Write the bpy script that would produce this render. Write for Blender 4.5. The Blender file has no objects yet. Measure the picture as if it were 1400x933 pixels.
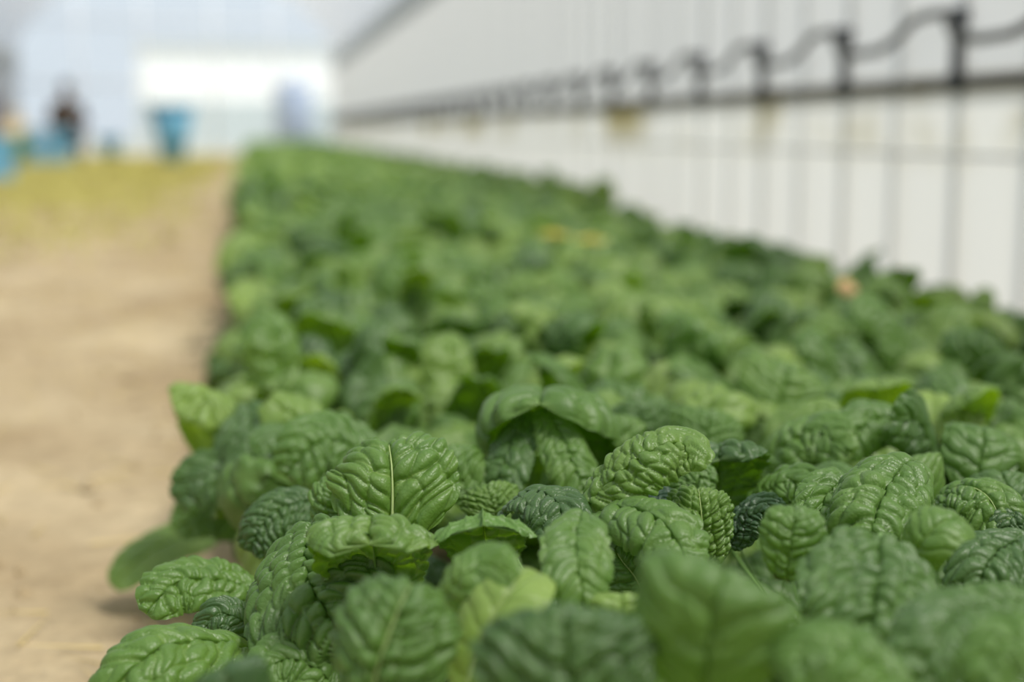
import bpy, bmesh, math, random
import numpy as np
from mathutils import Vector, Matrix

S = bpy.context.scene
COL = S.collection
PI = math.pi

# ------------------------------------------------------------------ camera, sky, sun, exposure
CAM_H = 0.43
cam_d = bpy.data.cameras.new('camera')
cam = bpy.data.objects.new('camera', cam_d); COL.objects.link(cam)
cam_d.sensor_fit = 'HORIZONTAL'; cam_d.sensor_width = 36.0; cam_d.lens = 50.0
cam_d.clip_start = 0.02; cam_d.clip_end = 300
PITCH = math.atan(288 / 1944.0); YAW = math.atan(358 / 1944.0 * math.cos(PITCH))
cam.location = (0, 0, CAM_H)
cam.rotation_euler = (PI / 2 - PITCH, 0, -YAW)
cam_d.dof.use_dof = True
cam_d.dof.focus_distance = 0.845
cam_d.dof.aperture_fstop = 2.8
cam_d.dof.aperture_blades = 0
S.camera = cam

world = bpy.data.worlds.new('overcast_sky'); S.world = world; world.use_nodes = True
wn = world.node_tree; wn.nodes.clear()
wo = wn.nodes.new('ShaderNodeOutputWorld'); wb = wn.nodes.new('ShaderNodeBackground')
wb.inputs['Color'].default_value = (0.76, 0.87, 1.0, 1); wb.inputs['Strength'].default_value = 0.92
wn.links.new(wb.outputs[0], wo.inputs[0])

sun_d = bpy.data.lights.new('sun', 'SUN'); sun = bpy.data.objects.new('sun', sun_d); COL.objects.link(sun)
sun_d.energy = 7.2; sun_d.angle = math.radians(16); sun_d.color = (1.0, 0.96, 0.88)
sun.rotation_euler = Vector((-0.40, 0.42, -1.0)).to_track_quat('-Z', 'Y').to_euler()

S.view_settings.view_transform = 'Standard'; S.view_settings.look = 'None'
S.view_settings.gamma = 1.0; S.view_settings.exposure = 0.0
S.view_settings.use_curve_mapping = False
S.cycles.use_denoising = True
S.cycles.max_bounces = 10; S.cycles.diffuse_bounces = 5; S.cycles.glossy_bounces = 3
S.cycles.transmission_bounces = 6; S.cycles.transparent_max_bounces = 12
S.cycles.caustics_reflective = False; S.cycles.caustics_refractive = False
S.cycles.sample_clamp_indirect = 6.0

# ------------------------------------------------------------------ helpers
def srgb(r, g, b):
    f = lambda c: (c / 255 / 12.92) if c / 255 <= 0.04045 else ((c / 255 + 0.055) / 1.055) ** 2.4
    return (f(r), f(g), f(b), 1)

def tag(o, label=None, cat=None, group=None, kind=None):
    if label: o['label'] = label
    if cat: o['category'] = cat
    if group: o['group'] = group
    if kind: o['kind'] = kind
    return o

def link(name, me, parent=None, mats=()):
    o = bpy.data.objects.new(name, me); COL.objects.link(o)
    if me is not None:
        for m in mats: me.materials.append(m)
    if parent: o.parent = parent
    return o

def empty(name, loc=(0, 0, 0), rz=0):
    o = bpy.data.objects.new(name, None); COL.objects.link(o)
    o.location = loc; o.rotation_euler = (0, 0, rz); o.empty_display_size = 0.05
    return o

def np_mesh(name, v, quads, smooth=True, attrs=None, tris=None):
    me = bpy.data.meshes.new(name)
    v = np.asarray(v, np.float32); me.vertices.add(len(v)); me.vertices.foreach_set('co', v.ravel())
    q = np.asarray(quads, np.int32).reshape(-1, 4)
    t = np.asarray(tris if tris is not None else [], np.int32).reshape(-1, 3)
    me.loops.add(q.size + t.size)
    me.loops.foreach_set('vertex_index', np.concatenate([q.ravel(), t.ravel()]))
    me.polygons.add(len(q) + len(t))
    st = np.concatenate([np.arange(len(q)) * 4, q.size + np.arange(len(t)) * 3]).astype(np.int32)
    me.polygons.foreach_set('loop_start', st)
    me.polygons.foreach_set('use_smooth', np.full(len(q) + len(t), smooth, dtype=bool))
    for k, a in (attrs or {}).items():
        at = me.attributes.new(k, 'FLOAT', 'POINT'); at.data.foreach_set('value', np.asarray(a, np.float32).ravel())
    me.update(calc_edges=True); me.validate()
    return me

class MB:
    """collects shapes into one mesh"""
    def __init__(s): s.v = []; s.f = []
    def add(s, v, f):
        k = len(s.v); s.v += [tuple(p) for p in v]; s.f += [tuple(i + k for i in q) for q in f]; return s
    def box(s, lo, hi, taper=1.0, rz=0, c=None):
        (x0, y0, z0), (x1, y1, z1) = lo, hi
        cx, cy = (x0 + x1) / 2, (y0 + y1) / 2
        pts = []
        for z, k in ((z0, taper), (z1, 1.0)):
            for x, y in ((x0, y0), (x1, y0), (x1, y1), (x0, y1)):
                pts.append((cx + (x - cx) * k, cy + (y - cy) * k, z))
        return s.add(pts, [(3, 2, 1, 0), (4, 5, 6, 7), (0, 1, 5, 4), (1, 2, 6, 5), (2, 3, 7, 6), (3, 0, 4, 7)])
    def tube(s, pts, r, n=8, cap=True):
        pts = [Vector(p) for p in pts]; m = len(pts)
        rr = r if hasattr(r, '__len__') else [r] * m
        T = [(pts[min(i + 1, m - 1)] - pts[max(i - 1, 0)]).normalized() for i in range(m)]
        a = T[0].orthogonal().normalized(); v = []
        for i in range(m):
            a = (a - T[i] * a.dot(T[i])).normalized(); b = T[i].cross(a)
            for k in range(n):
                t = 2 * PI * k / n; v.append(pts[i] + (a * math.cos(t) + b * math.sin(t)) * rr[i])
        f = [(i * n + k, i * n + (k + 1) % n, (i + 1) * n + (k + 1) % n, (i + 1) * n + k) for i in range(m - 1) for k in range(n)]
        if cap: f += [tuple(reversed(range(n))), tuple(range((m - 1) * n, m * n))]
        return s.add(v, f)
    def lathe(s, prof, n=24, c=(0, 0, 0)):
        v = [(c[0] + r * math.cos(2 * PI * k / n), c[1] + r * math.sin(2 * PI * k / n), c[2] + z) for r, z in prof for k in range(n)]
        f = [(i * n + k, i * n + (k + 1) % n, (i + 1) * n + (k + 1) % n, (i + 1) * n + k) for i in range(len(prof) - 1) for k in range(n)]
        return s.add(v, f)
    def mesh(s, name, smooth=False):
        me = bpy.data.meshes.new(name); me.from_pydata(s.v, [], s.f)
        if smooth: me.polygons.foreach_set('use_smooth', [True] * len(me.polygons))
        me.update(); return me
    def build(s, name, mat, parent=None, smooth=False):
        return link(name, s.mesh(name, smooth), parent, [mat])

# ------------------------------------------------------------------ materials
def new_mat(name):
    m = bpy.data.materials.new(name); m.use_nodes = True; nt = m.node_tree; nt.nodes.clear()
    out = nt.nodes.new('ShaderNodeOutputMaterial')
    def N(t, **kw):
        n = nt.nodes.new(t)
        for k, v in kw.items():
            if k in n.inputs: n.inputs[k].default_value = v
            else: setattr(n, k, v)
        return n
    return m, nt, out, N, nt.links.new

def plain(name, col, rough=0.6, metal=0.0, spec=0.3, noise=0.12, scale=30.0):
    m, nt, out, N, L = new_mat(name)
    p = N('ShaderNodeBsdfPrincipled', Roughness=rough, Metallic=metal); p.inputs['Specular IOR Level'].default_value = spec
    tc = N('ShaderNodeTexCoord'); nz = N('ShaderNodeTexNoise', Scale=scale, Detail=3.0)
    L(tc.outputs['Object'], nz.inputs['Vector'])
    mr = N('ShaderNodeMapRange'); mr.inputs[3].default_value = 1 - noise; mr.inputs[4].default_value = 1 + noise
    L(nz.outputs['Fac'], mr.inputs[0])
    mx = N('ShaderNodeMix', data_type='RGBA', blend_type='MULTIPLY'); mx.inputs[0].default_value = 1
    mx.inputs[6].default_value = col; L(mr.outputs[0], mx.inputs[7])
    L(mx.outputs[2], p.inputs['Base Color']); L(p.outputs[0], out.inputs[0])
    return m

def film(name, col, clear, trans=0.6, streak=0.06, stain=None, stain_amt=0.0, stain_z=(0, 1)):
    m, nt, out, N, L = new_mat(name)
    tc = N('ShaderNodeTexCoord'); mp = N('ShaderNodeMapping'); mp.inputs['Scale'].default_value = (1.5, 1.5, 0.25)
    L(tc.outputs['Object'], mp.inputs[0])
    nz = N('ShaderNodeTexNoise', Scale=3.0, Detail=4.0); L(mp.outputs[0], nz.inputs['Vector'])
    mr = N('ShaderNodeMapRange'); mr.inputs[3].default_value = 1 - streak; mr.inputs[4].default_value = 1 + streak * 0.4
    L(nz.outputs['Fac'], mr.inputs[0])
    mx = N('ShaderNodeMix', data_type='RGBA', blend_type='MULTIPLY'); mx.inputs[0].default_value = 1
    mx.inputs[6].default_value = col; L(mr.outputs[0], mx.inputs[7]); c = mx.outputs[2]
    if stain:
        n2 = N('ShaderNodeTexNoise', Scale=2.2, Detail=5.0); L(tc.outputs['Object'], n2.inputs['Vector'])
        r2 = N('ShaderNodeMapRange'); r2.inputs[1].default_value = 0.46; r2.inputs[2].default_value = 0.62; L(n2.outputs['Fac'], r2.inputs[0])
        sx = N('ShaderNodeSeparateXYZ'); L(tc.outputs['Object'], sx.inputs[0])
        rz = N('ShaderNodeMapRange'); rz.inputs[1].default_value = stain_z[0]; rz.inputs[2].default_value = stain_z[1]; L(sx.outputs[2], rz.inputs[0])
        mu = N('ShaderNodeMath', operation='MULTIPLY'); L(r2.outputs[0], mu.inputs[0]); L(rz.outputs[0], mu.inputs[1])
        mv = N('ShaderNodeMath', operation='MULTIPLY'); L(mu.outputs[0], mv.inputs[0]); mv.inputs[1].default_value = stain_amt
        m3 = N('ShaderNodeMix', data_type='RGBA'); L(mv.outputs[0], m3.inputs[0]); L(c, m3.inputs[6]); m3.inputs[7].default_value = stain
        c = m3.outputs[2]
    d = N('ShaderNodeBsdfDiffuse'); t = N('ShaderNodeBsdfTranslucent'); tr = N('ShaderNodeBsdfTransparent')
    L(c, d.inputs[0]); L(c, t.inputs[0])
    a = N('ShaderNodeMixShader'); a.inputs[0].default_value = trans; L(d.outputs[0], a.inputs[1]); L(t.outputs[0], a.inputs[2])
    b = N('ShaderNodeMixShader'); b.inputs[0].default_value = clear; L(a.outputs[0], b.inputs[1]); L(tr.outputs[0], b.inputs[2])
    L(b.outputs[0], out.inputs[0])
    return m

def leaf_material():
    m, nt, out, N, L = new_mat('crinkled_leaf')
    at = N('ShaderNodeAttribute', attribute_name='tone'); av = N('ShaderNodeAttribute', attribute_name='vein')
    oi = N('ShaderNodeObjectInfo'); tc = N('ShaderNodeTexCoord')
    nz = N('ShaderNodeTexNoise', Scale=38.0, Detail=3.0); L(tc.outputs['Object'], nz.inputs['Vector'])
    # tone + random + mottling -> ramp
    r = N('ShaderNodeMapRange'); r.inputs[3].default_value = -0.32; r.inputs[4].default_value = 0.32; L(oi.outputs['Random'], r.inputs[0])
    ay = N('ShaderNodeAttribute', attribute_name='vary'); rv = N('ShaderNodeMath', operation='MULTIPLY'); L(r.outputs[0], rv.inputs[0]); L(ay.outputs['Fac'], rv.inputs[1]); r = rv
    a1 = N('ShaderNodeMath', operation='ADD'); L(at.outputs['Fac'], a1.inputs[0]); L(r.outputs[0], a1.inputs[1])
    n1 = N('ShaderNodeMapRange'); n1.inputs[3].default_value = -0.3; n1.inputs[4].default_value = 0.3; L(nz.outputs['Fac'], n1.inputs[0])
    a2 = N('ShaderNodeMath', operation='ADD'); L(a1.outputs[0], a2.inputs[0]); L(n1.outputs[0], a2.inputs[1])
    r2 = N('ShaderNodeMapRange'); r2.inputs[1].default_value = -1.2; r2.inputs[2].default_value = 1.2; L(a2.outputs[0], r2.inputs[0])
    cr = N('ShaderNodeValToRGB'); e = cr.color_ramp.elements
    e[0].position = 0.0; e[0].color = LEAF_DARK
    e[1].position = 1.0; e[1].color = LEAF_PALE
    k = e.new(0.5); k.color = LEAF_MID
    L(r2.outputs[0], cr.inputs[0])
    vm = N('ShaderNodeMath', operation='MULTIPLY', use_clamp=True); L(av.outputs['Fac'], vm.inputs[0]); vm.inputs[1].default_value = 0.65
    mv = N('ShaderNodeMix', data_type='RGBA'); L(vm.outputs[0], mv.inputs[0]); L(cr.outputs[0], mv.inputs[6]); mv.inputs[7].default_value = (0.42, 0.55, 0.20, 1)
    ge = N('ShaderNodeNewGeometry')
    un = N('ShaderNodeMix', data_type='RGBA'); un.inputs[0].default_value = 0.55; L(mv.outputs[2], un.inputs[6]); un.inputs[7].default_value = (0.15, 0.30, 0.06, 1)
    mb = N('ShaderNodeMix', data_type='RGBA'); L(ge.outputs['Backfacing'], mb.inputs[0]); L(mv.outputs[2], mb.inputs[6]); L(un.outputs[2], mb.inputs[7])
    p = N('ShaderNodeBsdfPrincipled', Roughness=0.42); p.inputs['Specular IOR Level'].default_value = 0.6; p.inputs['Sheen Weight'].default_value = 0.07; p.inputs['Sheen Roughness'].default_value = 0.5
    L(mb.outputs[2], p.inputs['Base Color'])
    bz = N('ShaderNodeTexVoronoi', Scale=330.0, feature='DISTANCE_TO_EDGE'); L(tc.outputs['Object'], bz.inputs['Vector'])
    bq = N('ShaderNodeMath', operation='MINIMUM'); bq.inputs[1].default_value = 0.22; L(bz.outputs['Distance'], bq.inputs[0])
    bp = N('ShaderNodeBump', Strength=0.4, Distance=0.0012); L(bq.outputs[0], bp.inputs['Height']); L(bp.outputs[0], p.inputs['Normal'])
    rr = N('ShaderNodeMapRange'); rr.inputs[3].default_value = 0.34; rr.inputs[4].default_value = 0.52; L(nz.outputs['Fac'], rr.inputs[0]); L(rr.outputs[0], p.inputs['Roughness'])
    tl = N('ShaderNodeBsdfTranslucent'); tm = N('ShaderNodeMix', data_type='RGBA', blend_type='MULTIPLY'); tm.inputs[0].default_value = 1
    L(mv.outputs[2], tm.inputs[6]); tm.inputs[7].default_value = (2.1, 2.2, 0.10, 1); L(tm.outputs[2], tl.inputs[0])
    ms = N('ShaderNodeMixShader'); ms.inputs[0].default_value = 0.28; L(p.outputs[0], ms.inputs[1]); L(tl.outputs[0], ms.inputs[2])
    L(ms.outputs[0], out.inputs[0])
    return m

def soil_material():
    m, nt, out, N, L = new_mat('pale_dry_soil')
    tc = N('ShaderNodeTexCoord')
    n1 = N('ShaderNodeTexNoise', Scale=2.2, Detail=6.0, Roughness=0.6); n2 = N('ShaderNodeTexNoise', Scale=38.0, Detail=5.0, Roughness=0.65)
    L(tc.outputs['Object'], n1.inputs['Vector']); L(tc.outputs['Object'], n2.inputs['Vector'])
    c1 = N('ShaderNodeValToRGB'); c1.color_ramp.elements[0].position = 0.33; c1.color_ramp.elements[1].position = 0.68
    c1.color_ramp.elements[0].color = SOIL_DARK; c1.color_ramp.elements[1].color = SOIL_LIGHT; L(n1.outputs['Fac'], c1.inputs[0])
    r2 = N('ShaderNodeMapRange'); r2.inputs[3].default_value = 0.55; r2.inputs[4].default_value = 1.4; L(n2.outputs['Fac'], r2.inputs[0])
    mx = N('ShaderNodeMix', data_type='RGBA', blend_type='MULTIPLY'); mx.inputs[0].default_value = 1; L(c1.outputs[0], mx.inputs[6]); L(r2.outputs[0], mx.inputs[7])
    p = N('ShaderNodeBsdfPrincipled', Roughness=0.95); p.inputs['Specular IOR Level'].default_value = 0.1
    L(mx.outputs[2], p.inputs['Base Color'])
    bp = N('ShaderNodeBump', Strength=0.5, Distance=0.02); L(n2.outputs['Fac'], bp.inputs['Height']); L(bp.outputs[0], p.inputs['Normal'])
    L(p.outputs[0], out.inputs[0])
    return m

LEAF_DARK = (0.023, 0.068, 0.032, 1); LEAF_MID = (0.106, 0.212, 0.036, 1); LEAF_PALE = (0.31, 0.43, 0.095, 1)
SOIL_DARK = srgb(160, 140, 109); SOIL_LIGHT = srgb(196, 179, 147)
M_leaf = leaf_material()
M_stalk = plain('pale_green_stalk', (0.36, 0.46, 0.18, 1), 0.45, spec=0.4)
M_stalk2 = plain('green_stalk', (0.15, 0.28, 0.07, 1), 0.45, spec=0.4)
M_soil = soil_material()
M_roof = film('hazy_roof_film', (0.36, 0.355, 0.34, 1), 0.48, 0.62)
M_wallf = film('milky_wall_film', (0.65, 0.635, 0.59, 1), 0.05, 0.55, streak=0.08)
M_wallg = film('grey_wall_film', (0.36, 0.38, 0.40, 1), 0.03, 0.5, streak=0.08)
M_skirt = film('cream_skirt_film', (0.78, 0.75, 0.66, 1), 0.04, 0.55, stain=(0.36, 0.30, 0.12, 1), stain_amt=1.0, stain_z=(0.32, 0.46))
M_end = film('clear_end_film', (0.86, 0.90, 0.93, 1), 0.60, 0.6, streak=0.05)
M_band = film('doubled_eave_film', (0.50, 0.52, 0.52, 1), 0.0, 0.5)
M_galv = plain('galvanised_pipe', (0.82, 0.83, 0.84, 1), 0.5, 0.1, 0.5, 0.08)
M_rail = plain('weathered_rail', (0.10, 0.10, 0.095, 1), 0.6, 0.2)
M_dark = plain('dark_bracket_metal', (0.055, 0.06, 0.07, 1), 0.5, 0.3)
M_hose = plain('grey_black_hose', (0.11, 0.11, 0.10, 1), 0.6)
M_blue = plain('blue_plastic', srgb(112, 174, 206), 0.45, noise=0.06)
M_blue2 = plain('deep_blue_plastic', srgb(88, 154, 184), 0.45, noise=0.06)
M_straw = plain('dry_straw', srgb(196, 176, 122), 0.9)
M_weed = plain('yellow_green_weed', srgb(186, 180, 102), 0.8, noise=0.3, scale=1.2)

# ------------------------------------------------------------------ greenhouse shell: 5.8 m wide, 28 m long
XR, XL, YF, YB, EAVE, TOP = 1.60, -4.20, -3.0, 28.0, 1.70, 3.40
CX, RX = (XR + XL) / 2, (XR - XL) / 2

rng = np.random.default_rng(4)
def soil_height(x, y):
    return 0.008 * np.sin(x * 7.1 + 1.3 * np.sin(y * 3.1)) * np.sin(y * 5.3) + 0.006 * np.sin(x * 17 + y * 11) * np.sin(y * 13 - x * 5)
gx = np.linspace(XL, XR, 150); gy = np.linspace(YF, YB, 420)
GX, GY = np.meshgrid(gx, gy)
GZ = soil_height(GX, GY) - 0.012
idx = np.arange(GX.size).reshape(GX.shape)
quads = np.stack([idx[:-1, :-1], idx[:-1, 1:], idx[1:, 1:], idx[1:, :-1]], -1).reshape(-1, 4)
floor = link('floor', np_mesh('floor', np.stack([GX, GY, GZ], -1).reshape(-1, 3), quads), None, [M_soil])
tag(floor, 'pale brown bare soil floor of the greenhouse', kind='structure')

def sheet(name, pts, mat, y0=YF, y1=YB, parent=None):
    """a thin film drawn along the house over a cross-section polyline"""
    v = []; f = []; n = len(pts)
    for y in (y0, y1): v += [(x, y, z) for x, z in pts]
    f = [(i, i + 1, n + i + 1, n + i) for i in range(n - 1)]
    return MB().add(v, f).build(name, mat, parent, True)
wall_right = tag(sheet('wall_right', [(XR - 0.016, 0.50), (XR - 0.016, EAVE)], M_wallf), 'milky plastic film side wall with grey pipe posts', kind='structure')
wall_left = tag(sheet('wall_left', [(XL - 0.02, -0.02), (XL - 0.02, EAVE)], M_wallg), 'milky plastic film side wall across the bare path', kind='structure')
arch = [(CX + (RX + 0.02) * math.cos(t), EAVE + (TOP - EAVE) * math.sin(t)) for t in np.linspace(0, PI, 33)]
ceiling = tag(sheet('ceiling', arch, M_roof), 'arched translucent plastic film roof', kind='structure')
skirt = sheet('skirt_film', [(XR - 0.020, -0.03), (XR - 0.020, 0.56)], M_skirt, parent=wall_right); skirt['label'] = 'cream lower skirt of plastic film with mossy stains along the rail'
for x in (XR - 0.03, XL + 0.03):
    b = sheet('eave_band', [(x, EAVE - 0.16), (x, EAVE + 0.14)], M_band, parent=ceiling); b['label'] = 'dark doubled film along the eave'

def arch_wall(name, y, mat):
    n = len(arch); v = [(XL - .02, y, -0.03), (XR + .02, y, -0.03)] + [(x, y, z) for x, z in arch]
    return MB().add(v, [tuple([0, 1] + list(range(2, n + 2)))]).build(name, mat)
wall_back = tag(arch_wall('wall_back', YB, M_end), 'far arched end wall of clear film with sky behind', kind='structure')
wall_front = tag(arch_wall('wall_front', YF, M_wallf), 'near end wall of plastic film behind the viewer', kind='structure')
# end wall framing
for z in (1.30, 2.45):
    hw = RX if z < EAVE else RX * math.sqrt(1 - ((z - EAVE) / (TOP - EAVE)) ** 2)
    MB().tube([(CX - hw, YB - .03, z), (CX + hw, YB - .03, z)], 0.022).build('cross_pipe', M_galv, wall_back, True)
for x in (-3.1, -1.95, -0.65, 0.5):
    zt = EAVE + (TOP - EAVE) * math.sqrt(max(0, 1 - ((x - CX) / RX) ** 2))
    MB().tube([(x, YB - .03, 0), (x, YB - .03, zt)], 0.02).build('end_post', M_galv, wall_back, True)
# hoop pipes every 0.627 m, intermediate posts between them
SP = 0.627; Y0 = 3.02
me_hoop = MB().tube([(XL, 0, 0), (XL, 0, EAVE)] + [(CX + RX * math.cos(t), 0, EAVE + (TOP - EAVE) * math.sin(t)) for t in np.linspace(PI, 0, 25)][1:] + [(XR, 0, 0)], 0.0125, 8).mesh('hoop_pipe', True)
me_hoop.materials.append(M_galv)
me_post = MB().tube([(XR + .004, 0, 0), (XR + .004, 0, EAVE)], 0.011, 8).mesh('side_post', True); me_post.materials.append(M_galv)
me_stub = MB().tube([(XR - .035, 0, 0.515), (XR - .035, 0, 0.70)], 0.014, 10).box((XR - .05, -.020, .52), (XR + .0, .020, .555)).box((XR - .05, -.016, .67), (XR + .0, .016, .70)).mesh('rail_bracket', False)
me_stub.materials.append(M_dark)
ys = [Y0 + SP * k for k in range(-9, 40)]
for y in ys:
    o = link('hoop_pipe', me_hoop, ceiling); o.location.y = y
    o = link('side_post', me_post, wall_right); o.location.y = y + SP / 2
    o = link('rail_bracket', me_stub, wall_right); o.location.y = y
MB().tube([(XR - .036, YF, 0.535), (XR - .036, YB - .1, 0.535)], 0.015, 10).build('lower_rail', M_rail, wall_right, True)['label'] = 'weathered grey rail clamping the skirt film'
MB().tube([(XR - .027, YF, 0.375), (XR - .027, YB - .1, 0.375)], 0.006, 8).build('skirt_wire', M_galv, wall_right, True)
# hose draped over the brackets
pts = []
for y in ys:
    for f, z in ((0.0, 0.690), (0.16, 0.694), (0.30, 0.688), (0.42, 0.650), (0.54, 0.626), (0.72, 0.622), (0.90, 0.632), (0.96, 0.66)):
        pts.append((XR - .062 + 0.012 * math.sin(f * 6), y + f * SP, z))
hose = MB().tube(pts, 0.0115, 8).build('irrigation_hose', M_hose, None, True)
tag(hose, 'dark irrigation hose draped in waves over the brackets of the film wall', 'hose')

# ------------------------------------------------------------------ leaf builder
def spline(pts, n):
    P = np.array(pts, float)
    P = np.vstack([2 * P[0] - P[1], P, 2 * P[-1] - P[-2]])
    out = []
    for i in range(1, len(P) - 2):
        t = np.linspace(0, 1, 24, endpoint=False)[:, None]
        a, b, c, d = P[i - 1], P[i], P[i + 1], P[i + 2]
        out.append(0.5 * ((2 * b) + (c - a) * t + (2 * a - 5 * b + 4 * c - d) * t ** 2 + (3 * b - a - 3 * c + d) * t ** 3))
    Q = np.vstack(out + [P[-2][None]])
    s = np.concatenate([[0], np.cumsum(np.linalg.norm(np.diff(Q, axis=0), axis=1))])
    g = np.linspace(0, s[-1], n)
    return np.stack([np.interp(g, s, Q[:, k]) for k in range(3)], 1), s[-1]

def unit(a): return a / np.maximum(np.linalg.norm(a, axis=-1, keepdims=True), 1e-9)

def frames(P, hint):
    T = unit(np.gradient(P, axis=0)); n = len(P); m = int(n * 0.45)
    Nn = np.zeros_like(P); Nn[m] = unit(np.asarray(hint, float) - T[m] * np.dot(hint, T[m]))
    for i in range(m + 1, n): Nn[i] = unit(Nn[i - 1] - T[i] * np.dot(Nn[i - 1], T[i]))
    for i in range(m - 1, -1, -1): Nn[i] = unit(Nn[i + 1] - T[i] * np.dot(Nn[i + 1], T[i]))
    return T, Nn, np.cross(T, Nn)

def blade(sp, w, n, cup=.5, puff=1., veins=7, savoy=.5, tone=0., ruffle=.3, rib=1., droop=.22, blunt=.45, nu=64, nv=88, seed=0):
    """a spoon-shaped leaf blade: veins sunk as creases, the fields between them puffed up"""
    r = np.random.default_rng(seed)
    P, Ln = spline(sp, nv + 1); T, Nn, Sd = frames(P, n)
    v = np.linspace(0, 1, nv + 1); u = np.linspace(-1, 1, nu + 1)
    prof = np.maximum(v, 1e-6) ** 0.55 * np.maximum(1 - v, 0) ** blunt; prof /= prof.max()
    prof = np.maximum(prof, 0.02 * (1 - v))
    hw = w / 2 * prof
    V, Uu = np.meshgrid(v, u, indexing='ij'); HW = hw[:, None] * np.ones_like(Uu)
    cu = cup * (0.75 + 0.5 * np.sin(v * PI))[:, None] + r.uniform(-.08, .08)
    asym = 1 + r.uniform(-.15, .15) * np.sign(Uu)
    cu = cu * asym; cu = np.where(np.abs(cu) < 1e-3, 1e-3, cu)
    th = cu * (0.5 * Uu + 0.85 * Uu ** 3); du_ = 2.0 / nu; c0 = nu // 2
    xs = np.cumsum(np.cos((th[:, 1:] + th[:, :-1]) / 2), 1) * du_; zs = -np.cumsum(np.sin((th[:, 1:] + th[:, :-1]) / 2), 1) * du_
    xs = np.hstack([np.zeros((nv + 1, 1)), xs]); zs = np.hstack([np.zeros((nv + 1, 1)), zs]); xs -= xs[:, c0:c0 + 1]; zs -= zs[:, c0:c0 + 1]
    zs = zs - 0.05 * np.exp(-(Uu / .10) ** 2)
    ph = r.uniform(0, 6.28, 2)
    zs = zs + ruffle * 0.22 * np.abs(Uu) ** 3 * np.where(Uu > 0, np.sin(V * 9 + ph[0]), np.sin(V * 9.7 + ph[1]))
    base = P[:, None] + HW[..., None] * (xs[..., None] * Sd[:, None] + zs[..., None] * Nn[:, None])
    tip = np.clip((V - .62) / .38, 0, 1) ** 2.2 * np.sign(cup) * droop * w
    base = base - tip[..., None] * Nn[:, None]
    du = np.gradient(base, axis=1); dv = np.gradient(base, axis=0)
    NN = unit(np.cross(du, dv)); bad = np.linalg.norm(NN, axis=-1) < 0.5
    NN = np.where(bad[..., None], Nn[:, None], NN)
    # vein field
    X = Uu * HW / w; q = np.abs(X); Y = V * Ln / w
    k = veins / (Ln / w)
    t0 = Y * k
    sl = r.uniform(.22, .6); wob = 0.22 * np.sin(X * 9 + ph[0] + Y * 6) + 0.16 * np.sin(X * 17 - Y * 11 + ph[1]) + 0.25 * np.sin(t0 * 1.9 + ph[1] * 2 + (Uu > 0) * 2.1)
    t = (Y - sl * q - 0.45 * q * q) * k + np.where(Uu > 0, 0.45, 0.0) + wob * 0.42
    e1 = np.abs(t - np.round(t))
    p1 = .5 * (1 - np.exp(-(e1 / 0.06) ** 1.2)) + .5 * (1 - (1 - 2 * e1) ** 2)
    savoy = min(savoy, .8); dens = 1.0 + savoy * 1.0
    a = t * dens; b = X * k * (0.75 + savoy * 0.9)
    ai = np.arange(math.floor(a.min()) - 1, math.ceil(a.max()) + 2); bi = np.arange(math.floor(b.min()) - 1, math.ceil(b.max()) + 2)
    A, B = np.meshgrid(ai, bi, indexing='ij')
    sa = (A + .5 + r.uniform(-.28, .28, A.shape)).ravel(); sb = (B + .5 + r.uniform(-.42, .42, A.shape)).ravel()
    af = a.ravel().astype(np.float32); bf = b.ravel().astype(np.float32)
    D = (af[:, None] - sa.astype(np.float32)) ** 2 + (bf[:, None] - sb.astype(np.float32)) ** 2
    D.partition(1, axis=1); e2 = (np.sqrt(D[:, 1]) - np.sqrt(D[:, 0])).reshape(a.shape)
    p2 = .5 * (1 - np.exp(-(e2 / 0.09) ** 1.2)) + .5 * np.clip(e2 / .7, 0, 1) ** .8
    low = np.sin(X * 9 + Y * 6 + ph[0]) * np.sin(Y * 8 - X * 5 + ph[1])
    h = (0.85 - .4 * savoy) * p1 + (0.42 + .42 * savoy) * p2 + 0.22 * low + 0.05 * np.sin(X * 60 + ph[1]) * np.sin(Y * 55 + ph[0]) * savoy
    soft = np.clip(q / (0.075 if rib >= 1.25 else 0.035), 0, 1) ** 0.6
    amp = 0.0064 * puff * (w / 0.08) ** 0.7 * np.clip(hw / (w * .18), 0, 1)[:, None]
    pos = base + NN * (h * soft * amp)[..., None]
    vein = np.maximum.reduce([np.exp(-(q / .011) ** 2) * (1 - .6 * V) * rib * .9,
                              .42 * np.exp(-(e1 / .04) ** 2) * np.clip(1.2 - 2.6 * q, 0, 1) * np.clip(rib * 1.6 - 1.3, .12, 1),
                              .07 * np.exp(-(e2 / .05) ** 2)])
    ii = np.arange((nv + 1) * (nu + 1)).reshape(nv + 1, nu + 1)
    quads = np.stack([ii[:-1, :-1], ii[:-1, 1:], ii[1:, 1:], ii[1:, :-1]], -1).reshape(-1, 4)
    return pos.reshape(-1, 3), quads, dict(vein=vein, tone=np.full(vein.size, tone)), P, Nn

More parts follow.
